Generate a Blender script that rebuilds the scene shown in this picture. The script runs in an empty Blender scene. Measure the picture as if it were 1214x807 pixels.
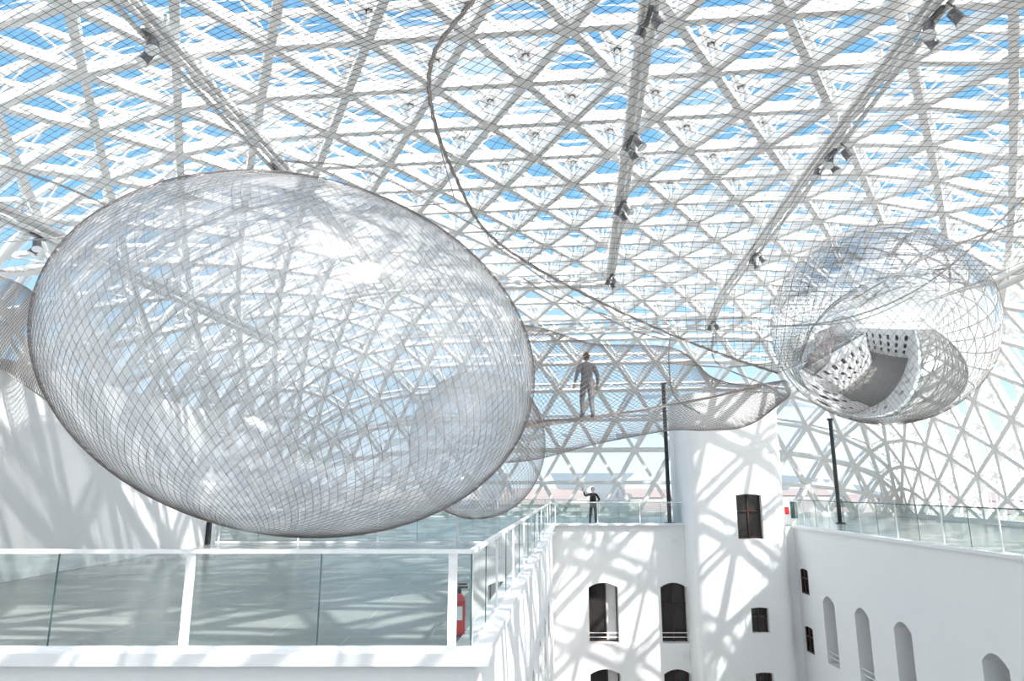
import bpy, math, random
import numpy as np
from mathutils import Vector
random.seed(4); rng=np.random.default_rng(4)
scene=bpy.context.scene
try:
    scene.view_settings.view_transform='Standard'
    scene.view_settings.look='None'
    scene.view_settings.exposure=.38
except Exception: pass

# ------------------------------------------------------------ materials
def newmat(name):
    m=bpy.data.materials.new(name); m.use_nodes=True
    nt=m.node_tree; nt.nodes.clear()
    out=nt.nodes.new('ShaderNodeOutputMaterial')
    return m,nt,out
def L(nt,a,b): nt.links.new(a,b)
def pbr(name,col,rough=.5,metal=0.,var=0.,scale=3.,bump=0.,spec=.5):
    m,nt,out=newmat(name)
    b=nt.nodes.new('ShaderNodeBsdfPrincipled')
    b.inputs['Base Color'].default_value=(*col,1); b.inputs['Roughness'].default_value=rough
    b.inputs['Metallic'].default_value=metal; b.inputs['Specular IOR Level'].default_value=spec
    tc=nt.nodes.new('ShaderNodeTexCoord'); n=nt.nodes.new('ShaderNodeTexNoise'); n.inputs['Scale'].default_value=scale
    n.inputs['Detail'].default_value=5
    L(nt,tc.outputs['Object'],n.inputs['Vector'])
    if var>0:
        r=nt.nodes.new('ShaderNodeMapRange'); r.inputs['To Min'].default_value=1-var; r.inputs['To Max'].default_value=1+var*.3
        L(nt,n.outputs['Fac'],r.inputs['Value'])
        mx=nt.nodes.new('ShaderNodeVectorMath'); mx.operation='SCALE'; mx.inputs[0].default_value=col
        L(nt,r.outputs[0],mx.inputs['Scale']); L(nt,mx.outputs[0],b.inputs['Base Color'])
    if bump>0:
        bp=nt.nodes.new('ShaderNodeBump'); bp.inputs['Strength'].default_value=bump; bp.inputs['Distance'].default_value=.05
        L(nt,n.outputs['Fac'],bp.inputs['Height']); L(nt,bp.outputs[0],b.inputs['Normal'])
    L(nt,b.outputs[0],out.inputs[0]); return m
def glassmat(name,tint,refl=.06,grazing=.5,rough=.0,haze=0.,bump=0.,bscale=1.,hazenoise=0.,hazecol=(.90,.91,.92),lower_mirror=None):
    m,nt,out=newmat(name)
    tr=nt.nodes.new('ShaderNodeBsdfTransparent'); tr.inputs[0].default_value=(*tint,1)
    gl=nt.nodes.new('ShaderNodeBsdfGlossy'); gl.inputs['Roughness'].default_value=rough; gl.inputs[0].default_value=(1,1,1,1)
    lw=nt.nodes.new('ShaderNodeFresnel'); lw.inputs['IOR'].default_value=1.45
    mr=nt.nodes.new('ShaderNodeMapRange'); mr.inputs['From Min'].default_value=.03; mr.inputs['From Max'].default_value=.6
    mr.inputs['To Min'].default_value=refl; mr.inputs['To Max'].default_value=grazing
    L(nt,lw.outputs[0],mr.inputs['Value']); fac=mr.outputs[0]
    tc=nt.nodes.new('ShaderNodeTexCoord'); n=nt.nodes.new('ShaderNodeTexNoise'); n.inputs['Scale'].default_value=bscale; n.inputs['Detail'].default_value=4
    L(nt,tc.outputs['Object'],n.inputs['Vector'])
    if lower_mirror is not None:   # metallised lower part of the foil
        sp=nt.nodes.new('ShaderNodeSeparateXYZ'); L(nt,tc.outputs['Object'],sp.inputs[0])
        k=nt.nodes.new('ShaderNodeMapRange'); k.inputs['From Min'].default_value=lower_mirror+.4; k.inputs['From Max'].default_value=lower_mirror-.4
        k.inputs['To Min'].default_value=0; k.inputs['To Max'].default_value=.97; L(nt,sp.outputs['Z'],k.inputs['Value'])
        mxx=nt.nodes.new('ShaderNodeMath'); mxx.operation='MAXIMUM'; L(nt,fac,mxx.inputs[0]); L(nt,k.outputs[0],mxx.inputs[1]); fac=mxx.outputs[0]
    if bump>0:
        bp=nt.nodes.new('ShaderNodeBump'); bp.inputs['Strength'].default_value=bump; bp.inputs['Distance'].default_value=.4
        L(nt,n.outputs['Fac'],bp.inputs['Height']); L(nt,bp.outputs[0],gl.inputs['Normal'])
    m1=nt.nodes.new('ShaderNodeMixShader'); L(nt,fac,m1.inputs[0]); L(nt,tr.outputs[0],m1.inputs[1]); L(nt,gl.outputs[0],m1.inputs[2])
    last=m1
    if haze>0:
        df=nt.nodes.new('ShaderNodeBsdfDiffuse'); df.inputs[0].default_value=(*hazecol,1)
        tl=nt.nodes.new('ShaderNodeBsdfTranslucent'); tl.inputs[0].default_value=(*hazecol,1)
        m2=nt.nodes.new('ShaderNodeMixShader'); m2.inputs[0].default_value=.5
        L(nt,df.outputs[0],m2.inputs[1]); L(nt,tl.outputs[0],m2.inputs[2])
        m3=nt.nodes.new('ShaderNodeMixShader'); m3.inputs[0].default_value=haze
        if hazenoise>0:
            r=nt.nodes.new('ShaderNodeMapRange'); r.inputs['From Min'].default_value=.35; r.inputs['From Max'].default_value=.65
            r.inputs['To Min'].default_value=max(0,haze-hazenoise); r.inputs['To Max'].default_value=haze+hazenoise
            L(nt,n.outputs['Fac'],r.inputs['Value']); L(nt,r.outputs[0],m3.inputs[0])
        L(nt,m1.outputs[0],m3.inputs[1]); L(nt,m2.outputs[0],m3.inputs[2]); last=m3
    L(nt,last.outputs[0],out.inputs[0]); return m

M_wall=pbr('white_plaster',(.92,.915,.905),.8,var=.03,scale=1.2,bump=.05)
M_steel=pbr('white_painted_steel',(.84,.825,.80),.35,var=.08,scale=2)
M_rib=pbr('light_grey_painted_rib',(.76,.75,.73),.4,var=.1)
M_dark=pbr('black_metal',(.02,.021,.024),.4,var=.2)
M_grey=pbr('lamp_housing',(.16,.16,.17),.35,metal=.4,var=.2)
M_net=pbr('steel_net_wire',(.12,.105,.10),.5,metal=.3,var=.2)
M_netb=pbr('bubble_net_wire',(.22,.19,.18),.6,metal=.1,var=.2)
M_netl=pbr('light_net_wire',(.34,.29,.27),.6,metal=.1,var=.2)
M_rope=pbr('steel_rope',(.50,.45,.42),.6,metal=.1,var=.4,scale=25,bump=.5)
M_win=pbr('dark_window_glass',(.035,.03,.028),.08,var=.3)
M_sunlit=pbr('sunlit_interior_white',(.75,.74,.72),.8,var=.05)  # white pane colour standing in for a sunlit wall inside
M_frame=pbr('brown_window_frame',(.07,.035,.025),.5,var=.2)
M_whitep=pbr('white_paint',(.88,.88,.88),.4,var=.02)
M_red=pbr('extinguisher_red',(.62,.02,.02),.3,var=.1)
M_glass=glassmat('balustrade_glass',(.73,.81,.80),.07,.6)
M_glassedge=pbr('green_glass_edge',(.05,.11,.10),.15,var=.1)
M_bub=glassmat('clear_pvc_bubble',(.97,.975,.98),.13,.5,rough=.16,haze=.18,bump=.22,bscale=.6,hazenoise=.12)
M_bubc=glassmat('faint_pvc_bubble',(.97,.98,.98),.06,.3,rough=.08,haze=.05,bump=.15,bscale=.6,hazenoise=.03)
M_bub2=glassmat('mirror_pvc_bubble',(.9,.93,.95),.28,.8,rough=.0,haze=.02,bump=.015,bscale=.5,lower_mirror=.6)

def floormat():
    m,nt,out=newmat('grey_floor_tiles')
    b=nt.nodes.new('ShaderNodeBsdfPrincipled'); b.inputs['Roughness'].default_value=.22
    tc=nt.nodes.new('ShaderNodeTexCoord'); br=nt.nodes.new('ShaderNodeTexBrick')
    br.inputs['Color1'].default_value=(.25,.25,.235,1); br.inputs['Color2'].default_value=(.31,.31,.29,1); br.inputs['Mortar'].default_value=(.40,.40,.37,1)
    br.inputs['Scale'].default_value=1; br.inputs['Brick Width'].default_value=2.0; br.inputs['Row Height'].default_value=.9; br.inputs['Mortar Size'].default_value=.012
    L(nt,tc.outputs['Object'],br.inputs['Vector']); L(nt,br.outputs['Color'],b.inputs['Base Color']); L(nt,b.outputs[0],out.inputs[0]); return m
M_floor=floormat()
M_floorw=pbr('pale_terrazzo',(.72,.71,.69),.4,var=.08,scale=8)
M_floord=pbr('dark_courtyard_stone',(.22,.21,.20),.5,var=.15,scale=4)
M_ground=pbr('city_ground',(.50,.50,.46),.9,var=.3,scale=.02)
M_city=pbr('city_facade',(.46,.44,.41),.9,var=.3,scale=.1)
M_cityroof=pbr('city_roof',(.24,.20,.19),.9,var=.3,scale=.1)
M_tree=pbr('tree_foliage',(.18,.19,.12),.9,var=.4,scale=.3)

def roofglass():
    m,nt,out=newmat('fritted_roof_glass')
    tr=nt.nodes.new('ShaderNodeBsdfTransparent'); tr.inputs[0].default_value=(.95,.98,1,1)
    df=nt.nodes.new('ShaderNodeBsdfTranslucent'); df.inputs[0].default_value=(.48,.49,.50,1)
    tc=nt.nodes.new('ShaderNodeTexCoord'); sep=nt.nodes.new('ShaderNodeSeparateXYZ'); L(nt,tc.outputs['Object'],sep.inputs[0])
    mu=nt.nodes.new('ShaderNodeMath'); mu.operation='MULTIPLY'; mu.inputs[1].default_value=1.8; L(nt,sep.outputs['Y'],mu.inputs[0])
    fr=nt.nodes.new('ShaderNodeMath'); fr.operation='FRACT'; L(nt,mu.outputs[0],fr.inputs[0])
    n=nt.nodes.new('ShaderNodeTexNoise'); n.inputs['Scale'].default_value=.35; n.inputs['Detail'].default_value=2; L(nt,tc.outputs['Object'],n.inputs['Vector'])
    mr=nt.nodes.new('ShaderNodeMapRange'); mr.inputs['From Min'].default_value=.48; mr.inputs['From Max'].default_value=.66
    mr.inputs['To Min'].default_value=.0; mr.inputs['To Max'].default_value=.42; L(nt,n.outputs['Fac'],mr.inputs['Value'])
    lt=nt.nodes.new('ShaderNodeMath'); lt.operation='LESS_THAN'; L(nt,fr.outputs[0],lt.inputs[0]); L(nt,mr.outputs[0],lt.inputs[1])
    ml=nt.nodes.new('ShaderNodeMath'); ml.operation='MULTIPLY'; ml.inputs[1].default_value=.75; L(nt,lt.outputs[0],ml.inputs[0])
    mx=nt.nodes.new('ShaderNodeMixShader'); L(nt,ml.outputs[0],mx.inputs[0]); L(nt,tr.outputs[0],mx.inputs[1]); L(nt,df.outputs[0],mx.inputs[2])
    L(nt,mx.outputs[0],out.inputs[0]); return m
M_roofglass=roofglass()

# ------------------------------------------------------------ mesh builder
class MB:
    def __init__(s): s.v=[]; s.f=[]; s.m=[]; s.mats=[]
    def mi(s,mat):
        if mat not in s.mats: s.mats.append(mat)
        return s.mats.index(mat)
    def add(s,vs,fs,mat):
        o=len(s.v); s.v.extend([tuple(map(float,p)) for p in vs]); k=s.mi(mat)
        for f in fs: s.f.append(tuple(i+o for i in f)); s.m.append(k)
    def quad(s,a,b,c,d,mat): s.add([a,b,c,d],[(0,1,2,3)],mat)
    def box(s,x0,x1,y0,y1,z0,z1,mat):
        vs=[(x0,y0,z0),(x1,y0,z0),(x1,y1,z0),(x0,y1,z0),(x0,y0,z1),(x1,y0,z1),(x1,y1,z1),(x0,y1,z1)]
        s.add(vs,[(0,3,2,1),(4,5,6,7),(0,1,5,4),(1,2,6,5),(2,3,7,6),(3,0,4,7)],mat)
    def prisms(s,P0,P1,N,w,h,mat):
        P0=np.asarray(P0,float);P1=np.asarray(P1,float);N=np.asarray(N,float)
        if N.ndim==1: N=np.tile(N,(len(P0),1))
        T=P1-P0; S=np.cross(T,N); S/= (np.linalg.norm(S,axis=1,keepdims=True)+1e-9)
        U=np.cross(S,T); U/=(np.linalg.norm(U,axis=1,keepdims=True)+1e-9)
        a=S*w/2;b=U*h/2
        V=np.stack([P0-a-b,P0+a-b,P0+a+b,P0-a+b,P1-a-b,P1+a-b,P1+a+b,P1-a+b],1).reshape(-1,3)
        o=len(s.v); s.v.extend(map(tuple,V.tolist())); k=s.mi(mat)
        for i in range(len(P0)):
            q=o+8*i
            for f in ((0,1,5,4),(1,2,6,5),(2,3,7,6),(3,0,4,7),(0,3,2,1),(4,5,6,7)):
                s.f.append(tuple(q+j for j in f)); s.m.append(k)
    def tube(s,P,r,mat,sides=3,caps=False):
        P=np.asarray(P,float); n=len(P)
        if n<2: return
        T=np.gradient(P,axis=0); T/=(np.linalg.norm(T,axis=1,keepdims=True)+1e-9)
        ref=np.array([.13,.31,.94]); 
        if abs(T[n//2]@ref)>.9: ref=np.array([.9,.4,.1])
        A=np.cross(T,ref); A/=(np.linalg.norm(A,axis=1,keepdims=True)+1e-9); B=np.cross(T,A)
        R=np.asarray(r,float)*np.ones(n)
        ang=np.arange(sides)*2*np.pi/sides
        V=P[:,None,:]+R[:,None,None]*(A[:,None,:]*np.cos(ang)[None,:,None]+B[:,None,:]*np.sin(ang)[None,:,None])
        o=len(s.v); s.v.extend(map(tuple,V.reshape(-1,3).tolist())); k=s.mi(mat)
        for i in range(n-1):
            for j in range(sides):
                j2=(j+1)%sides
                s.f.append((o+i*sides+j,o+i*sides+j2,o+(i+1)*sides+j2,o+(i+1)*sides+j)); s.m.append(k)
        if caps:
            s.f.append(tuple(o+j for j in range(sides))); s.m.append(k)
            s.f.append(tuple(o+(n-1)*sides+j for j in range(sides))); s.m.append(k)
    def ell(s,c,r,mat,nu=14,nv=10,axes=None):
        ax=np.eye(3) if axes is None else axes
        vs=[];fs=[]
        for j in range(nv+1):
            t=math.pi*j/nv
            for i in range(nu):
                a=2*math.pi*i/nu
                p=np.array([r[0]*math.sin(t)*math.cos(a),r[1]*math.sin(t)*math.sin(a),r[2]*math.cos(t)])
                vs.append(np.array(c)+ax@p)
        for j in range(nv):
            for i in range(nu):
                i2=(i+1)%nu; fs.append((j*nu+i,(j+1)*nu+i,(j+1)*nu+i2,j*nu+i2))
        s.add(vs,fs,mat)
    def obj(s,name,smooth=False,parent=None):
        me=bpy.data.meshes.new(name); me.from_pydata(s.v,[],s.f)
        for m in s.mats: me.materials.append(m)
        me.polygons.foreach_set('material_index',s.m)
        if smooth: me.polygons.foreach_set('use_smooth',[True]*len(s.f))
        me.update()
        o=bpy.data.objects.new(name,me); scene.collection.objects.link(o)
        if parent: o.parent=parent
        return o

# survey helper: bearing from the photo + known distance -> world coordinate
EYE=1.79; TH=math.radians(12.17); F=809.
def W(px,py,Y):
    u=px-607; v=403.5-py
    den=F*math.cos(TH)-math.sin(TH)*v; num=F*math.sin(TH)+math.cos(TH)*v
    return np.array([u/den*Y,Y,EYE+num/den*Y])
def spline(P,n=60):
    P=np.asarray(P,float); P=np.vstack([2*P[0]-P[1],P,2*P[-1]-P[-2]]); k=len(P)-3
    out=[]
    for t in np.linspace(0,k-1e-6,n):
        i=int(t); f=t-i; a,b,c,d=P[i:i+4]
        out.append(.5*((2*b)+(-a+c)*f+(2*a-5*b+4*c-d)*f*f+(-a+3*b-3*c+d)*f**3))
    return np.array(out)

# ------------------------------------------------------------ camera
cam=bpy.data.cameras.new('camera'); cam.lens=F/1214*36; cam.sensor_width=36; cam.sensor_fit='HORIZONTAL'; cam.clip_end=2000
co=bpy.data.objects.new('camera',cam); co.location=(0,0,EYE); co.rotation_euler=(math.pi/2+TH,0,0); scene.collection.objects.link(co); scene.camera=co

# ------------------------------------------------------------ sky + sun
SUND=Vector((.48,-.52,.85)).normalized()
w=bpy.data.worlds.new('sky'); scene.world=w; w.use_nodes=True; nt=w.node_tree; nt.nodes.clear()
out=nt.nodes.new('ShaderNodeOutputWorld'); bg=nt.nodes.new('ShaderNodeBackground'); bg.inputs[1].default_value=1.8
tc=nt.nodes.new('ShaderNodeTexCoord'); sp=nt.nodes.new('ShaderNodeSeparateXYZ'); L(nt,tc.outputs['Generated'],sp.inputs[0])
cr=nt.nodes.new('ShaderNodeValToRGB'); e=cr.color_ramp.elements
e[0].position=0.; e[0].color=(.46,.52,.56,1); e[1].position=.8; e[1].color=(.08,.225,.41,1)
x=e.new(.12); x.color=(.32,.44,.53,1); x=e.new(.35); x.color=(.14,.30,.46,1)
L(nt,sp.outputs['Z'],cr.inputs[0])
n=nt.nodes.new('ShaderNodeTexNoise'); n.inputs['Scale'].default_value=2.6; n.inputs['Detail'].default_value=6; L(nt,tc.outputs['Generated'],n.inputs['Vector'])
r=nt.nodes.new('ShaderNodeMapRange'); r.inputs['From Min'].default_value=.53; r.inputs['From Max'].default_value=.72; r.inputs['To Max'].default_value=.75; L(nt,n.outputs['Fac'],r.inputs['Value'])
mx=nt.nodes.new('ShaderNodeMix'); mx.data_type='RGBA'; mx.inputs[7].default_value=(.60,.61,.62,1)
L(nt,r.outputs[0],mx.inputs[0]); L(nt,cr.outputs[0],mx.inputs[6])
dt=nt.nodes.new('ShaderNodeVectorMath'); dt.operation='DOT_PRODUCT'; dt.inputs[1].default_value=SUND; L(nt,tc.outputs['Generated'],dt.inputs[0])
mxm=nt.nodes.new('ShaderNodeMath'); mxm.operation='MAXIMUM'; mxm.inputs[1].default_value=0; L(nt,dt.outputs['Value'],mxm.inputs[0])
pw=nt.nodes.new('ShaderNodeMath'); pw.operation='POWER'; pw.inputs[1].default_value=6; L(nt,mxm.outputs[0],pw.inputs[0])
vs_=nt.nodes.new('ShaderNodeVectorMath'); vs_.operation='SCALE'; vs_.inputs[0].default_value=(2.4,2.12,1.85); L(nt,pw.outputs[0],vs_.inputs['Scale'])  # broad warm glow round the unseen sun, added to brighten the interior
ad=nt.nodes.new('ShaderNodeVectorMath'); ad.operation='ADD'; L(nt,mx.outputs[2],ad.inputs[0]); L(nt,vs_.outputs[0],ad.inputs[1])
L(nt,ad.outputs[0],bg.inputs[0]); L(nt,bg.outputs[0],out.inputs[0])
sl=bpy.data.lights.new('sun','SUN'); sl.energy=7.0; sl.angle=math.radians(.55); sl.color=(1,.97,.93)
so=bpy.data.objects.new('sun',sl); scene.collection.objects.link(so); so.location=(20,-20,60)
so.rotation_euler=SUND.to_track_quat('Z','Y').to_euler()

# ------------------------------------------------------------ roof
CR,SR=.9953,.0969
def b2w(P):
    P=np.asarray(P,float); X,Y,Z=P[...,0],P[...,1],P[...,2]
    return np.stack([X*CR+Y*SR,-X*SR+Y*CR,Z],-1)
H=12.6; AX=20.5; Y0,Y1=-14.,47.; YC=(Y0+Y1)/2; AY=(Y1-Y0)/2
def profile(a,curve,p=2.5):
    flat=a-curve
    t=np.linspace(0,np.pi/2,400)
    xs=flat+curve*np.sin(t)**(2/p); zs=np.cos(t)**(2/p)
    xs=np.r_[0,xs]; zs=np.r_[1,zs]
    s=np.r_[0,np.cumsum(np.hypot(np.diff(xs),np.diff(zs)*H))]
    return s,xs,zs
sx,xx,zx=profile(AX,13.); sy,xy,zy=profile(AY,14.)
LX,LY=sx[-1],sy[-1]
def roof(p,q,off=0.):
    p=np.asarray(p,float);q=np.asarray(q,float)
    def base(p,q):
        pa=np.clip(np.abs(p),0,LX); qa=np.clip(np.abs(q),0,LY)
        X=np.sign(p)*np.interp(pa,sx,xx); Y=YC+np.sign(q)*np.interp(qa,sy,xy)
        Z=H*np.interp(pa,sx,zx)*np.interp(qa,sy,zy)
        return np.stack([X,Y,Z],-1)
    P=base(p,q); e=.4
    dp=base(p+e,q)-base(p-e,q); dq=base(p,q+e)-base(p,q-e)
    N=np.cross(dp,dq); N/= (np.linalg.norm(N,axis=-1,keepdims=True)+1e-9)
    return P+N*off,N
def trigrid(side,shift=0.):
    rows=int(round(2*LY/(side*.866))); dq=2*LY/rows; cols=int(round(2*LX/side)); dp=2*LX/cols
    idx={};pts=[]
    for j in range(rows+1):
        for i in range(-1,cols+1):
            p=-LX+(i+(.5 if j%2 else 0)+shift)*dp
            if p<-LX-dp*.6 or p>LX+dp*.1: continue
            idx[(i,j)]=len(pts); pts.append((min(max(p,-LX),LX),-LY+j*dq))
    E=[];T=[]
    for (i,j),a in idx.items():
        if (i+1,j) in idx: E.append((a,idx[(i+1,j)]))
        o=0 if j%2==0 else 1
        for k in (i-1+o,i+o):
            if (k,j+1) in idx: E.append((a,idx[(k,j+1)]))
        if (i+1,j) in idx:
            if (i+o,j+1) in idx: T.append((a,idx[(i+1,j)],idx[(i+o,j+1)]))
            k=i+o
            if (k,j-1) in idx: T.append((idx[(i+1,j)],a,idx[(k,j-1)]))
    return np.array(pts),np.array(E),T
SIDE=2.45
pts,E,T=trigrid(SIDE)
P,N=roof(pts[:,0],pts[:,1],0.)
keep=[k for k,(a,b) in enumerate(E) if np.linalg.norm(P[a]-P[b])>.3]; E=E[keep]
Pw=b2w(P); Nw=b2w(N)
mb=MB()
a,b=E[:,0],E[:,1]
nn=(Nw[a]+Nw[b]); 
mb.prisms(Pw[a],Pw[b],nn,.08,.34,M_steel)
mb.prisms(Pw[a]-Nw[a]*.17,Pw[b]-Nw[b]*.17,nn,.22,.035,M_steel)
for p_,n_ in zip(Pw,Nw):
    if p_[2]<.4: continue
    mb.tube([p_-n_*.215,p_-n_*.18],.2,M_steel,8,True)
    mb.tube([p_-n_*.18,p_+n_*.78],.06,M_steel,6)
mb.obj('roof_steel_grid')
P2,N2=roof(pts[:,0],pts[:,1],.80); P2w=b2w(P2);N2w=b2w(N2)
mb=MB()
mb.prisms(P2w[a],P2w[b],N2w[a]+N2w[b],.14,.18,M_steel)
# lattice webs between inner and outer chord
Q0=Pw[a]+Nw[a]*.1; Q1_=Pw[b]+Nw[b]*.1; mid=(P2w[a]+P2w[b])/2
mb.prisms(Q0,mid,nn,.045,.045,M_steel); mb.prisms(Q1_,mid,nn,.045,.045,M_steel)
mb.obj('roof_glazing_bars')
mb=MB(); P3,_=roof(pts[:,0],pts[:,1],.93); mb.add(P3,T,M_roofglass)
g=mb.obj('roof_glass'); g.rotation_euler=(0,0,-math.atan2(SR,CR))
def roofz(X,Y,off):
    p=np.interp(abs(X),xx,sx)*np.sign(X); q=np.interp(abs(Y-YC),xy,sy)*np.sign(Y-YC)
    return roof(p,q,off)[0]
def rib(name,pts_b,w=.36):
    mb=MB(); P=np.array([roofz(x,y,-.62) for x,y in pts_b]); Q=P.copy(); Q[:,2]-=.30
    Pw_,Qw=b2w(P),b2w(Q)
    mb.prisms(Pw_[:-1],Pw_[1:],np.array([0,0,1.]),w,.12,M_rib)
    for dx in (-w*.42,w*.42):
        S=np.cross(np.gradient(Pw_,axis=0),[0,0,1]); S/=np.linalg.norm(S,axis=1,keepdims=True)
        mb.tube(Qw+S*dx,.065,M_rib,8,True)
    mb.prisms(Pw_[:-1],Qw[1:],np.array([0,0,1.]),.05,.05,M_rib)
    mb.prisms(Qw[:-1],Pw_[1:],np.array([0,0,1.]),.05,.05,M_rib)
    mb.prisms(Pw_+[0,0,.55],Qw,np.array([0,1.,0]),.05,.05,M_rib)
    return mb.obj(name)
for X,ye in ((7.74,40.),(1.66,33.),(-9.35,33.),(-16.7,36),(16.7,38)):
    rib('roof_rib',[(X,y) for y in np.arange(-8,ye+.1,1.5)])
rib('roof_rib',[(x,33.) for x in np.arange(-12,2,1.5)],.2)
rib('roof_rib',[(x,40.) for x in np.arange(-12,12,1.5)],.2)
mb=MB(); C=b2w([(-AX,Y0,.12),(AX,Y0,.12),(AX,Y1,.12),(-AX,Y1,.12)])
mb.prisms(C,np.roll(C,-1,0),np.array([0,0,1.]),.5,.26,M_whitep); mb.obj('roof_base_beam')

# ------------------------------------------------------------ floors
cA=b2w([(-AX,Y0,0)])[0];cB=b2w([(AX,Y0,0)])[0];cC=b2w([(AX,Y1,0)])[0];cD=b2w([(-AX,Y1,0)])[0]
LE0=np.array([-.41,8.08]); LE1=np.array([2.0,34.9])
mb=MB()
def poly(pp,z,mat): mb.add([(x,y,z) for x,y in pp],[tuple(range(len(pp)))],mat)
poly([(-.6,8.28),(1.82,35.1),(1.9,47.1),(cD[0],cD[1]),(-19.8,8.28)],0,M_floor)
poly([(1.82,35.1),(13.6,35.1),(13.6,45.9),(1.9,47.1)],0,M_floor)
poly([(13.6,.8),(20.7,.8),(cC[0],cC[1]),(13.6,45.9)],0,M_floor)
poly([(cA[0],cA[1]),(cB[0],cB[1]),(20.7,.8),(-20.6,.8)],0,M_floorw)
mb.obj('floor')
mb=MB(); mb.quad((-14,0,-16),(14,0,-16),(14,36,-16),(-14,36,-16),M_floord); mb.obj('floor_atrium')

# ------------------------------------------------------------ walls with niches
def wall(mb,O,D,Ln,zb,zt,Nn,wins,depth=.55,mat=None,pane=M_win,sunlit_part=False):
    mat=mat or M_wall
    O=np.array([O[0],O[1],0.]); D=np.array([D[0],D[1],0.]);D/=np.linalg.norm(D); Nn=np.array([Nn[0],Nn[1],0.]);Nn/=np.linalg.norm(Nn)
    def pt(s,z,d=0.): return O+D*s+np.array([0,0,z])-Nn*d
    br={0.,Ln}
    for w_ in wins:
        for k in range(9): br.add(w_[0]+(w_[1]-w_[0])*k/8)
    br=sorted(br)
    top=lambda w_,s: w_[3]-w_[4]*((s-(w_[0]+w_[1])/2)/((w_[1]-w_[0])/2))**2
    for a_,b_ in zip(br[:-1],br[1:]):
        mid=(a_+b_)/2
        ws=sorted([w_ for w_ in wins if w_[0]<mid<w_[1]],key=lambda w_:w_[2])
        la=lb=zb
        for w_ in ws:
            dp=w_[5] if len(w_)>5 else depth
            mb.quad(pt(a_,la),pt(b_,lb),pt(b_,w_[2]),pt(a_,w_[2]),mat)
            ta,tb=top(w_,a_),top(w_,b_)
            mb.quad(pt(a_,ta),pt(b_,tb),pt(b_,tb,dp),pt(a_,ta,dp),mat)
            mb.quad(pt(a_,w_[2]),pt(b_,w_[2]),pt(b_,w_[2],dp),pt(a_,w_[2],dp),mat)
            pm=M_sunlit if (sunlit_part and mid>w_[0]+.62*(w_[1]-w_[0])) else pane  # right part of the pane painted white as sunlit interior
            mb.quad(pt(a_,w_[2],dp),pt(b_,w_[2],dp),pt(b_,tb,dp),pt(a_,ta,dp),pm)
            la,lb=ta,tb
        mb.quad(pt(a_,la),pt(b_,lb),pt(b_,zt),pt(a_,zt),mat)
    for w_ in wins:
        s0,s1,z0,z1,rise=w_[:5]; dp=w_[5] if len(w_)>5 else depth
        for s in (s0,s1):
            mb.quad(pt(s,z0),pt(s,z1-rise),pt(s,z1-rise,dp),pt(s,z0,dp),mat)
        d=dp-.04; c=s0+(s1-s0)*(.6 if sunlit_part else .5); U=Nn
        segs=[((s0+.04,z0),(s0+.04,z1-rise)),((s1-.04,z0),(s1-.04,z1-rise)),((c,z0),(c,z1-rise*.1)),((s0,z0+.04),(s1,z0+.04))]
        if not sunlit_part: segs.append(((s0,z0+(z1-z0)*.62),(s1,z0+(z1-z0)*.62)))
        mb.prisms([pt(*q[0],d) for q in segs],[pt(*q[1],d) for q in segs],U,.06,.05,M_frame)
        if z1-z0>2.3:
            mb.prisms([pt(s0,z0+.45,.12),pt(s0,z0+.25,.12)],[pt(s1,z0+.45,.12),pt(s1,z0+.25,.12)],U,.03,.03,M_whitep)
ZB=-16.
def rowz(n): return [-2.72-3.9*k for k in range(n)]
mb=MB()
w1=[(1.71,3.15,z-2.75,z,.22) for z in rowz(3)]
w2=[(1.70,2.98,z-2.75,z,.22) for z in rowz(3)]
wall(mb,(2.0,34.9),(1,0),3.5,ZB,0.,(0,-1),w1,.5,sunlit_part=True)
wall(mb,(5.5,34.9),(1,0),3.0,ZB,0.,(0,-1),w2,.5)
mb.box(2.0,8.5,34.7,35.12,-.02,.05,M_whitep)
for zz,xx_ in ((-.75,8.05),(-6.0,8.3)): mb.box(xx_-.12,xx_+.12,34.8,34.9,zz-.12,zz+.12,M_whitep)
mb.obj('wall_back')
mb=MB(); d=LE1-LE0; Ld=np.linalg.norm(d); nrm=(d[1],-d[0])
wall(mb,LE0,d,Ld,ZB,0.,nrm,[(3+3.5*k,4.2+3.5*k,z-2.75,z,.3) for k in range(6) for z in rowz(3)],.9)
dn=d/Ld; nn_=np.array([nrm[0],nrm[1]])/Ld
P0=LE0-nn_*.06;P1=LE1-nn_*.06
mb.prisms([(P0[0],P0[1],-.02)],[(P1[0],P1[1],-.02)],np.array([0,0,1.]),.42,.10,M_whitep)
mb.obj('wall_gallery_side')
mb=MB(); wall(mb,(-14,8.08),(1,0),13.59,ZB,0.,(0,-1),[(2+3.5*k,3.2+3.5*k,z-2.75,z,.3) for k in range(3) for z in rowz(3)])
mb.box(-14,-.25,7.92,8.30,-.09,.035,M_whitep)
mb.obj('wall_gallery_front')
mb=MB()
wins=[]
for yc in (30.6,27.8,25.0,20.4,17.6,14.8,9,6): 
    for z in rowz(3): wins.append((33.6-yc-.55,33.6-yc+.55,z-2.75,z,.3))
wins+= [(.35,1.15,-2.95,-1.85,.05,.06),(.35,1.15,-5.45,-4.35,.05,.06),(.35,1.15,-8.1,-7.0,.05,.06)]
wall(mb,(13.4,33.6),(0,-1),33.6,ZB,0.,(-1,0),wins,1.0)
mb.box(13.28,13.62,0,33.6,-.06,.05,M_whitep)
mb.obj('wall_right')
mb=MB(); wall(mb,(13.4,.9),(-1,0),27.4,ZB,0.,(0,1),[(2+3.4*k,3.2+3.4*k,z-2.75,z,.3) for k in range(7) for z in rowz(3)])
mb.obj('wall_front')
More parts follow.
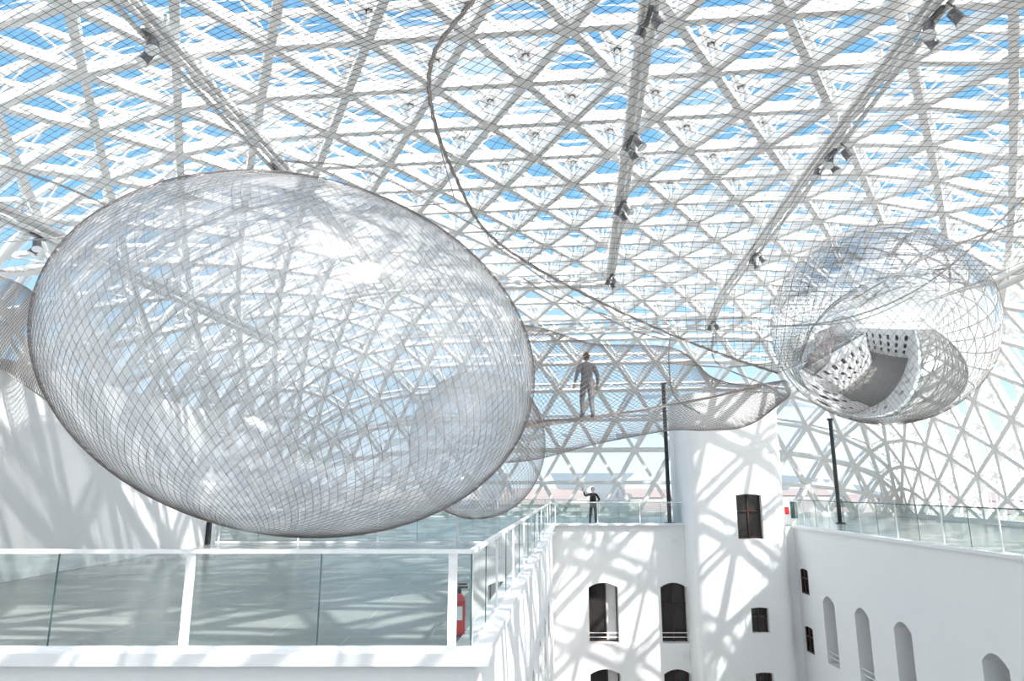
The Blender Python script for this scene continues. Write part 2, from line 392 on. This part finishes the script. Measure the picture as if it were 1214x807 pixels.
mb=MB(); wall(mb,(-14,.9),(0,1),7.2,ZB,0,(1,0),[(2,3.2,z-2.75,z,.3) for z in rowz(3)]); mb.obj('wall_left_atrium')
mb=MB(); r_=.55; x0,x1,yf,yb=8.5,12.95,33.,37.2; zt=6.3
wall(mb,(x0+r_,yf),(1,0),x1-x0-2*r_,ZB,zt,(0,-1),[(1.5,2.7,-.55,1.5,.06),(1.85,2.65,-4.65,-3.55,.04),(1.85,2.65,-7.6,-6.3,.04)],.3)
for cx,sg in ((x0+r_,-1),(x1-r_,1)):
    for k in range(8):
        t0,t1=[math.pi/2*q/8 for q in (k,k+1)]
        f=lambda t:(cx+sg*r_*math.sin(t),yf+r_-r_*math.cos(t))
        a_,b_=f(t0),f(t1); mb.quad((*a_,ZB),(*b_,ZB),(*b_,zt),(*a_,zt),M_wall)
    xs_=cx+sg*r_; mb.quad((xs_,yf+r_,ZB),(xs_,yb,ZB),(xs_,yb,zt),(xs_,yf+r_,zt),M_wall)
mb.quad((x0,yb,ZB),(x1,yb,ZB),(x1,yb,zt),(x0,yb,zt),M_wall)
mb.quad((x0+.1,yf+.1,zt),(x1-.1,yf+.1,zt),(x1,yb,zt),(x0,yb,zt),M_wall)
mb.quad((x1-.1,33.6,ZB),(13.4,33.6,ZB),(13.4,33.6,0),(x1-.1,33.6,0),M_wall)
mb.obj('stair_tower')
mb=MB(); mb.box(-18,-9.9,8.6,23.,0,4.25,M_wall); mb.box(-9.92,-9.78,22.85,23.02,0,1.6,M_dark); mb.obj('wall_left')

# ------------------------------------------------------------ balustrades
def railing(name,A_,B_,h=1.08,post=3.0,first=0.,toprail=True,pw=.10,posts=None,joint=True):
    mb=MB(); A_=np.array([*A_,0.]);B_=np.array([*B_,0.]); Dv=B_-A_; Ln=np.linalg.norm(Dv); Dv/=Ln; Nn=np.array([-Dv[1],Dv[0],0])
    if posts is None: posts=list(np.arange(first,Ln+.01,post))
    br=sorted(set([0.,Ln]+[p for p in posts if 0<p<Ln]+([ (a+b)/2 for a,b in zip(posts[:-1],posts[1:])] if joint else [])))
    for a,b in zip(br[:-1],br[1:]):
        p=A_+Dv*(a+.008); q=A_+Dv*(b-.008)
        mb.quad(p+[0,0,.06],q+[0,0,.06],q+[0,0,h-.02],p+[0,0,h-.02],M_glass)
        mb.prisms([q+[0,0,.06]],[q+[0,0,h-.02]],Dv,.014,.014,M_glassedge)
    mb.prisms([A_+[0,0,.05]],[B_+[0,0,.05]],np.array([0,0,1.]),.05,.05,M_whitep)
    if toprail: mb.prisms([A_+[0,0,h]],[B_+[0,0,h]],np.array([0,0,1.]),.06,.045,M_whitep)
    else: mb.prisms([A_+[0,0,h-.02]],[B_+[0,0,h-.02]],np.array([0,0,1.]),.02,.03,M_glassedge)
    for s in posts:
        p=A_+Dv*s
        mb.prisms([p+[0,0,.0]],[p+[0,0,h]],Nn,pw,.03,M_whitep)
    return mb.obj(name)
yR=8.12
railing('glass_balustrade',(-13.,yR),(-.45,yR),posts=[0.35,3.35,6.35,9.35,12.33])
d0=LE0-nn_*.05+np.array([0,.04]); d1=LE1-nn_*.05
railing('glass_balustrade',d0,d1,posts=[0.03]+[2.6+2.8*k for k in range(9)],pw=.06)
railing('glass_balustrade',(2.05,34.95),(8.45,34.95),post=2.1,first=.1,pw=.04)
railing('glass_balustrade',(13.47,33.5),(13.47,1.),h=1.25,post=2.6,first=1.,toprail=False,pw=.04)
railing('glass_balustrade',(-9.7,23.2),(.7,23.2),post=2.6,first=.1,pw=.05)
railing('glass_balustrade',(-10,44.),(8,44.),post=3,first=.1,pw=.05)

# ------------------------------------------------------------ nets and bubbles
def lines2d(nu,nv,n=40):
    out=[]
    for sgn in (1,-1):
        for k in range(-nv,nu+nv+1):
            v=np.linspace(0,1,n); u=(k+sgn*v*nv)/nu
            ok=(u>=0)&(u<=1)
            if ok.sum()>1: out.append((u[ok],v[ok]))
    return out
def ellip(name,c,rad,tilt=0,net=True,N=120,cells=43,mat=None,nr=.006,netmat=None,cap=.04):
    """inflated bubble with a diamond net stretched round it"""
    ct,st=math.cos(tilt),math.sin(tilt)
    R=np.array([[ct,0,st],[0,1,0],[-st,0,ct]])
    rad=np.array(rad); c=np.array(c)
    root=None
    if mat:
        mb=MB(); nu,nv=96,64; vs=[];fs=[]
        for j in range(nv+1):
            t=math.pi*j/nv
            for i in range(nu):
                a=2*math.pi*i/nu
                vs.append(R@(rad*np.array([math.sin(t)*math.cos(a),math.sin(t)*math.sin(a),math.cos(t)])))
        for j in range(nv):
            for i in range(nu): i2=(i+1)%nu; fs.append((j*nu+i,(j+1)*nu+i,(j+1)*nu+i2,j*nu+i2))
        mb.add(vs,fs,mat); root=mb.obj(name,True); root.location=c
    if net:
        mb=MB()
        for sg in (1,-1):
            for k in range(N):
                t=np.linspace(cap,1-cap,50); th=t*np.pi; a=2*np.pi*(k/N+sg*t*cells/N/1.)
                q=1.012
                P=np.stack([np.sin(th)*np.cos(a)*q,np.sin(th)*np.sin(a)*q,np.cos(th)*q],-1)*rad
                mb.tube(P@R.T,nr,netmat or M_net,3)
        o=mb.obj('net' if root else name,False,root)
        if not root: o.location=c
    return root
ellip('inflated_bubble',W(354,421,13),(4.57,3.8,3.30),math.radians(12),mat=M_bub,N=150,cells=44,nr=.0036,netmat=M_netb)
ellip('inflated_bubble',W(566,526,20),(1.95,1.95,2.1),0,mat=M_bubc,N=80,cells=36,netmat=M_netl,nr=.004)
ellip('inflated_bubble',W(1043,385,22),(3.36,3.3,3.25),0,mat=M_bub2,N=80,cells=32,netmat=M_netl,nr=.0036)

def bil(C0,C1):
    C0=spline(C0,200);C1=spline(C1,200); tt=np.linspace(0,1,200)
    def S(u,v,sag=0.):
        a=np.stack([np.interp(u,tt,C0[:,k]) for k in range(3)],-1); b=np.stack([np.interp(u,tt,C1[:,k]) for k in range(3)],-1)
        P=a*(1-v[:,None])+b*v[:,None]; P[:,2]-=sag*4*v*(1-v)
        return P
    return S
def netpatch(name,C0,C1,nu,nv,r=.006,mat=M_net,sag=0.,edge=True):
    S=bil(C0,C1); mb=MB()
    for u,v in lines2d(nu,nv,50): mb.tube(S(u,v,sag),r,mat,3)
    if edge:
        t=np.linspace(0,1,60)
        for P in (S(t,0*t,sag),S(t,0*t+1,sag),S(0*t,t,sag),S(0*t+1,t,sag)): mb.tube(P,.015,M_rope,5)
    return mb.obj(name)
R1p=((600,-60,8.5),(560,0,9.5),(512,70,11),(514,140,12.5),(540,210,15),(577,275,18),(640,320,19),(720,362,20),(800,398,21),(870,425,21.5),(922,442,22))
R1=[W(*p) for p in R1p]
Q1=[W(*p) for p in ((1400,-220,9),(1400,-60,11),(1400,60,14),(1380,235,17))]
netpatch('rope_net',R1,Q1,62,44,.006)
C0=[W(*p) for p in ((600,-60,8.5),(560,0,9.5),(512,70,11),(514,140,12.5),(540,240,17))]
C1=[W(*p) for p in ((-120,-120,9),(-130,40,11),(-140,180,14),(-140,300,17))]
netpatch('rope_net',C0,C1,44,40,.006)
C0=[W(*p) for p in ((-90,300,13.),(-20,320,13),(20,335,13),(45,350,13.5))]
C1=[W(*p) for p in ((-90,400,13.),(-20,425,13),(20,450,13),(60,478,13.5))]
netpatch('rope_net',C0,C1,40,26,.007,M_netl,sag=-.2)
# net tunnel between the bubbles
secs=[(600,465,15.5,170),(640,466,17,158),(700,467,18.5,124),(760,462,19.5,110),(800,462,20.2,98),(840,478,20.8,66),(885,480,21.3,50),(930,462,22,24)]
Cn=spline([W(p[0],p[1],p[2]) for p in secs],60); Rn=spline([[p[3]/2*p[2]/830,0,0] for p in secs],60)[:,0]
tt=np.linspace(0,1,60); mb=MB(); NA=76
for sg in (1,-1):
    for k in range(NA):
        t2=np.linspace(0,1,200); a=2*np.pi*(k/NA+sg*t2*56/NA)
        c=np.stack([np.interp(t2,tt,Cn[:,q]) for q in range(3)],-1); rr=np.interp(t2,tt,Rn)
        P=c+np.stack([-.25*np.cos(a)*rr,np.cos(a)*rr*1.0,np.sin(a)*rr],-1)
        mb.tube(P,.0048,M_netl,3)
mb.obj('net_tunnel')
netpatch('walking_net',[W(600,512,17),W(697,497,18.),W(800,480,20),W(900,460,21.5)],[W(610,500,19.6),W(697,494,19.3),W(800,478,21.3),W(900,458,22.3)],90,18,.005,M_netl)
# ropes
mb=MB()
ropes=[list(R1p),
 [(620,386,20),(760,381,21),(905,376,21.8)],
 [(905,388,21.8),(1000,378,19.0),(1100,335,18),(1214,235,16),(1300,150,15)],
 [(620,330,19),(660,352,20),(790,398,21)],[(795,395,21),(793,430,21),(800,470,21.5),(830,490,21)],
 [(845,395,21),(850,430,21),(905,455,21.8),(930,470,22)],[(790,430,21),(860,435,21),(915,430,22)],
 [(577,275,18),(600,300,18),(760,395,20),(905,405,21.8)],
 [(-50,180,12),(60,215,13),(130,245,14)],[(330,190,14),(440,205,15),(577,275,18)],[(-30,318,13),(30,320,13.5),(120,300,15)],
 [(1010,355,18.9),(1110,300,18.5),(1214,260,17),(1290,220,16)]]
for q,rp in enumerate(ropes):
    P=spline([W(*p) for p in rp],160)
    t=np.arange(160)*.55
    T_=np.gradient(P,axis=0);T_/=np.linalg.norm(T_,axis=1,keepdims=True);A_=np.cross(T_,[0,0,1.]);A_/=np.linalg.norm(A_,axis=1,keepdims=True);B_=np.cross(T_,A_)
    rr=.032 if q in(0,) else .018
    for ph in (0,2.1,4.2): mb.tube(P+rr*(A_*np.cos(t+ph)[:,None]+B_*np.sin(t+ph)[:,None]),rr*.5,M_rope,5)
mb.obj('net_ropes',True)
for (x,y,z1) in ((8.05,36.0,7.2),(16.75,36.,5.3)):
    mb=MB(); mb.tube([(x,y,0),(x,y,z1)],.10,M_dark,12,True); mb.tube([(x,y,0),(x,y,.06)],.26,M_dark,16,True)
    mb.tube([(x,y,z1-.05),(x,y,z1+.05)],.16,M_dark,12,True); mb.obj('net_mast',False)

# ------------------------------------------------------------ spotlights
def spot(bx,by,n=3,s=1.):
    p=roofz(bx,by,-.62); p=b2w(p)
    p[2]-=.34; mb=MB(); mb.box(p[0]-.05,p[0]+.05,p[1]-.3*s,p[1]+.3*s,p[2]-.05,p[2]+.02,M_grey)
    for k in range(n):
        y=p[1]+(k-(n-1)/2)*.42*s; sx_=(-1)**k; dx=.16*sx_
        mb.tube([(p[0],y,p[2]),(p[0]+dx,y,p[2]-.12),(p[0]+dx,y,p[2]-.22)],.02,M_grey,6,True)
        c=np.array([p[0]+dx,y,p[2]-.34]); dr=np.array([.35*sx_,-.3,-.9]);dr/=np.linalg.norm(dr)
        mb.tube([c-dr*.17*s,c-dr*.15*s,c+dr*.12*s,c+dr*.2*s],[.05,.11*s,.12*s,.15*s],M_grey,14,True)
        mb.tube([c+dr*.2*s,c+dr*.22*s],[.145*s,.13*s],M_whitep,14,True)
    mb.obj('spotlight_cluster')
for X,Y,n_ in ((7.74,13.6,3),(7.74,19.8,4),(7.74,29.,3),(7.74,39.,2),(1.66,13.0,2),(1.66,18.3,3),(1.66,23.,3),(1.66,31.5,3),(-9.35,12.6,2),(-16.7,18.2,2),(-9.35,19,2)): spot(X,Y,n_,1.0)

# ------------------------------------------------------------ small objects
def extinguisher(x,y):
    mb=MB(); mb.tube([(x,y,.03),(x,y,.06),(x,y,.42),(x,y,.48),(x,y,.50)],[.07,.08,.08,.05,.03],M_red,18,True)
    mb.tube([(x,y,.5),(x,y,.56)],.028,M_dark,10,True); mb.box(x-.02,x+.11,y-.012,y+.012,.56,.585,M_dark); mb.box(x-.02,x+.1,y-.012,y+.012,.60,.62,M_dark)
    mb.tube(spline([(x-.02,y,.54),(x-.10,y,.5),(x-.115,y,.3),(x-.1,y,.12)],16),.012,M_dark,6,True)
    mb.tube([(x,y,.0),(x,y,.03)],.085,M_dark,16,True); mb.box(x-.05,x+.05,y-.085,y-.079,.2,.36,M_whitep)
    mb.obj('fire_extinguisher',False)
extinguisher(-.66,9.0)
mb=MB(); mb.box(13.55,14.35,35.2,35.5,0,1.25,M_whitep); mb.box(13.66,13.86,35.17,35.2,.5,.85,M_red); mb.box(13.95,14.28,35.17,35.2,.3,1.1,M_glassedge); mb.obj('hydrant_cabinet')

# ------------------------------------------------------------ people
def person(name,loc,yaw,J,cols,height=1.75):
    mats={'top':cols[0],'leg':cols[1],'skin':cols[2],'shoe':cols[3],'hair':cols[4]}
    names=list(J); me=bpy.data.meshes.new('t'); 
    bones=[('pelvis','belly'),('belly','chest'),('chest','nb'),('nb','neck')]
    for s in 'RL':
        bones+=[('nb','sh'+s),('sh'+s,'el'+s),('el'+s,'wr'+s),('pelvis','hip'+s),('hip'+s,'kn'+s),('kn'+s,'an'+s),('an'+s,'to'+s)]
    me.from_pydata([J[n_][:3] for n_ in names],[(names.index(a),names.index(b)) for a,b in bones],[])
    o=bpy.data.objects.new('t',me); scene.collection.objects.link(o)
    md=o.modifiers.new('s','SKIN'); md.use_smooth_shade=True
    for i,n_ in enumerate(names):
        sv=me.skin_vertices[0].data[i]; r=J[n_][3]; sv.radius=(r if isinstance(r,tuple) else (r,r)); sv.use_root=(n_=='pelvis')
    sb=o.modifiers.new('b','SUBSURF'); sb.levels=2; sb.render_levels=2
    dg=bpy.context.evaluated_depsgraph_get(); ev=bpy.data.meshes.new_from_object(o.evaluated_get(dg))
    mb=MB(); vs=[tuple(v.co) for v in ev.vertices]
    segs=[(np.array(J[a][:3]),np.array(J[b][:3]),a,b) for a,b in bones]
    for m_ in ('top','leg','skin','shoe','hair'): mb.mi(mats[m_])
    off=len(mb.v); mb.v.extend(vs)
    for p in ev.polygons:
        c=np.array(p.center); best=None
        for a,b,na,nb_ in segs:
            t=np.clip((c-a)@(b-a)/((b-a)@(b-a)),0,1); dd=np.linalg.norm(c-a-t*(b-a))
            if best is None or dd<best[0]: best=(dd,na,nb_,t)
        _,na,nb_,t=best
        l='top'
        if nb_=='neck' and t>.55: l='skin'
        if nb_[:2] in('kn','an','hi') : l='leg'
        if nb_[:2]=='to': l='shoe'
        if nb_=='belly' and t<.3: l='leg'
        if nb_[:2]=='wr' and t>.93: l='skin'
        mb.f.append(tuple(i+off for i in p.vertices)); mb.m.append(mb.mi(mats[l]))
    bpy.data.objects.remove(o)
    S=mats['skin']; Hh=mats['hair']
    nk=np.array(J['neck'][:3]); hc=nk+np.array([0,.02,.12])
    mb.ell(hc+[0,0,.02],(.075,.095,.095),S,18,14); mb.ell(hc+[0,.018,-.045],(.055,.068,.07),S,16,12)
    mb.tube([hc+[0,.108,.012],hc+[0,.122,-.018],hc+[0,.105,-.03]],[.008,.014,.009],S,8,True)
    for sx_ in (-1,1):
        mb.ell(hc+[sx_*.077,0,-.005],(.012,.022,.032),S,10,8)
        mb.ell(hc+[sx_*.03,.088,.012],(.013,.008,.008),M_whitep,8,6); mb.ell(hc+[sx_*.03,.094,.012],(.006,.005,.006),M_dark,8,6)
        mb.box(hc[0]+sx_*.03-.016,hc[0]+sx_*.03+.016,hc[1]+.088,hc[1]+.098,hc[2]+.03,hc[2]+.035,Hh)
    mb.ell(hc+[0,.078,-.06],(.024,.010,.007),pbr('lips',(.45,.16,.14),.5,var=.1),10,6)
    mb.ell(hc+[0,-.018,.04],(.086,.098,.098),Hh,18,12); mb.ell(hc+[0,-.055,-.02],(.07,.055,.08),Hh,14,10)
    for s in 'RL':
        wv=np.array(J['wr'+s][:3]); ev_=np.array(J['el'+s][:3]); d_=wv-ev_; d_/=np.linalg.norm(d_)
        side=np.cross(d_,[0.02,1,.1]); side/=np.linalg.norm(side); nr_=np.cross(side,d_)
        pc=wv+d_*.05
        mb.ell(pc,(.042,.016,.052),S,12,8,np.stack([side,nr_,d_],1))
        for k,(o_,ln) in enumerate(((-.030,.062),(-.010,.075),(.010,.080),(.030,.070))):
            b0=pc+d_*.040+side*o_; b1=b0+d_*ln*.45+nr_*.006; b2=b1+d_*ln*.32+nr_*.018; b3=b2+d_*ln*.15+nr_*.022
            mb.tube([b0,b1,b2,b3],[.0095,.009,.008,.005],S,8,True)
        sg=1 if s=='L' else -1
        t0=pc-d_*.015+side*sg*.036; mb.tube([t0,t0+side*sg*.026+d_*.025+nr_*.01,t0+side*sg*.032+d_*.052+nr_*.018],[.012,.011,.007],S,8,True)
    nbp=np.array(J['nb'][:3]); a=np.linspace(0,2*np.pi,20)
    mb.tube(np.stack([nbp[0]+.062*np.cos(a),nbp[1]+.062*np.sin(a),nbp[2]+.045+0*a],-1),.014,mats['top'],6)
    ob=mb.obj(name,True); ob.location=loc; ob.rotation_euler=(0,0,yaw); s_=height/1.76; ob.scale=(s_,s_,s_)
    return ob
skin=pbr('skin',(.62,.38,.28),.5,var=.08,scale=20)
blk=pbr('black_cloth',(.02,.02,.022),.8,var=.2,scale=15,bump=.1); blk2=pbr('dark_trousers',(.03,.035,.03),.8,var=.2)
greyc=pbr('grey_overall',(.27,.26,.27),.85,var=.25,scale=9,bump=.3); greyd=pbr('grey_overall_legs',(.23,.22,.23),.85,var=.3,scale=9,bump=.3)
hair1=pbr('dark_hair',(.03,.02,.015),.6,var=.3,scale=40); hair2=pbr('brown_hair',(.13,.08,.04),.6,var=.3,scale=40)
def base():
    return {'pelvis':(0,0,.95,(.15,.11),0),'belly':(0,0,1.10,(.135,.10),0),'chest':(0,.01,1.30,(.165,.115),0),'nb':(0,0,1.45,(.085,.07),0),'neck':(0,.01,1.53,.052,0),
     'shR':(.185,0,1.42,.068,0),'elR':(.25,-.02,1.14,.046,0),'wrR':(.27,.06,.90,.030,0),
     'shL':(-.185,0,1.42,.068,0),'elL':(-.25,-.02,1.14,.046,0),'wrL':(-.27,.06,.90,.030,0),
     'hipR':(.095,0,.88,.095,0),'knR':(.11,.02,.49,.062,0),'anR':(.115,-.03,.09,.045,0),'toR':(.135,.14,.045,.042,0),
     'hipL':(-.095,0,.88,.095,0),'knL':(-.11,.02,.49,.062,0),'anL':(-.115,-.03,.09,.045,0),'toL':(-.135,.14,.045,.042,0)}
J=base()
J['elR']=(.40,.06,1.36,.052,0); J['wrR']=(.47,.16,1.58,.034,0); J['elL']=(-.33,.0,1.18,.052,0); J['wrL']=(-.20,.17,1.10,.034,0)
J['knR']=(.14,.03,.49,.072,0);J['anR']=(.17,-.03,.09,.052,0);J['toR']=(.2,.13,.045,.045,0)
J['knL']=(-.11,.02,.49,.072,0);J['anL']=(-.115,-.03,.09,.052,0)
J['chest']=(0,.01,1.30,(.185,.13),0);J['belly']=(0,0,1.10,(.16,.12),0)
person('visitor_in_black',(4.1,35.5,0),math.pi,J,(blk,blk2,skin,blk,hair1),1.80)
J=base()
J['elR']=(.29,-.04,1.15,.056,0); J['wrR']=(.31,.06,.91,.036,0); J['elL']=(-.30,-.06,1.16,.056,0); J['wrL']=(-.34,.02,.93,.036,0)
J['knL']=(-.12,.10,.50,.075,0);J['anL']=(-.12,.04,.12,.055,0);J['toL']=(-.14,.20,.06,.050,0)
J['knR']=(.10,-.02,.49,.075,0);J['anR']=(.10,-.14,.10,.055,0);J['toR']=(.12,.02,.045,.050,0)
J['hipR']=(.1,0,.88,.11,0);J['hipL']=(-.1,0,.88,.11,0);J['chest']=(0,.01,1.30,(.19,.13),0);J['belly']=(0,0,1.10,(.155,.12),0)
for k in ('shR','shL'): J[k]=(*J[k][:3],.084,0)
wp=W(697,496,18.5)
person('visitor_on_net',tuple(wp),math.radians(12),J,(greyc,greyd,skin,greyc,hair2),1.80)

# ------------------------------------------------------------ outside
mb=MB(); mb.quad((-900,-900,-19),(900,-900,-19),(900,900,-19),(-900,900,-19),M_ground); mb.obj('ground')
mb=MB()
for k in range(130):
    x=random.uniform(-260,330); y=random.uniform(170,420); ww=random.uniform(10,30); dd=random.uniform(10,22); hh=random.uniform(8,17)
    z0=-19; z1=z0+hh
    mb.box(x,x+ww,y,y+dd,z0,z1,M_city)
    mb.add([(x-.5,y-.5,z1),(x+ww+.5,y-.5,z1),(x+ww+.5,y+dd+.5,z1),(x-.5,y+dd+.5,z1),(x,y+dd/2,z1+4),(x+ww,y+dd/2,z1+4)],[(0,1,5,4),(2,3,4,5),(1,2,5),(3,0,4)],M_cityroof)
mb.obj('city_buildings')
mb=MB()
for k in range(90):
    x=random.uniform(-150,200); y=random.uniform(75,150); r_=random.uniform(3,5)
    mb.tube([(x,y,-19),(x,y,-12)],.4,M_tree,6)
    for q in range(4): mb.ell((x+random.uniform(-2,2),y+random.uniform(-2,2),-10+random.uniform(-2,2)),(r_*.8,r_*.8,r_*.7),M_tree,10,7)
mb.obj('park_trees',True)
print('done')
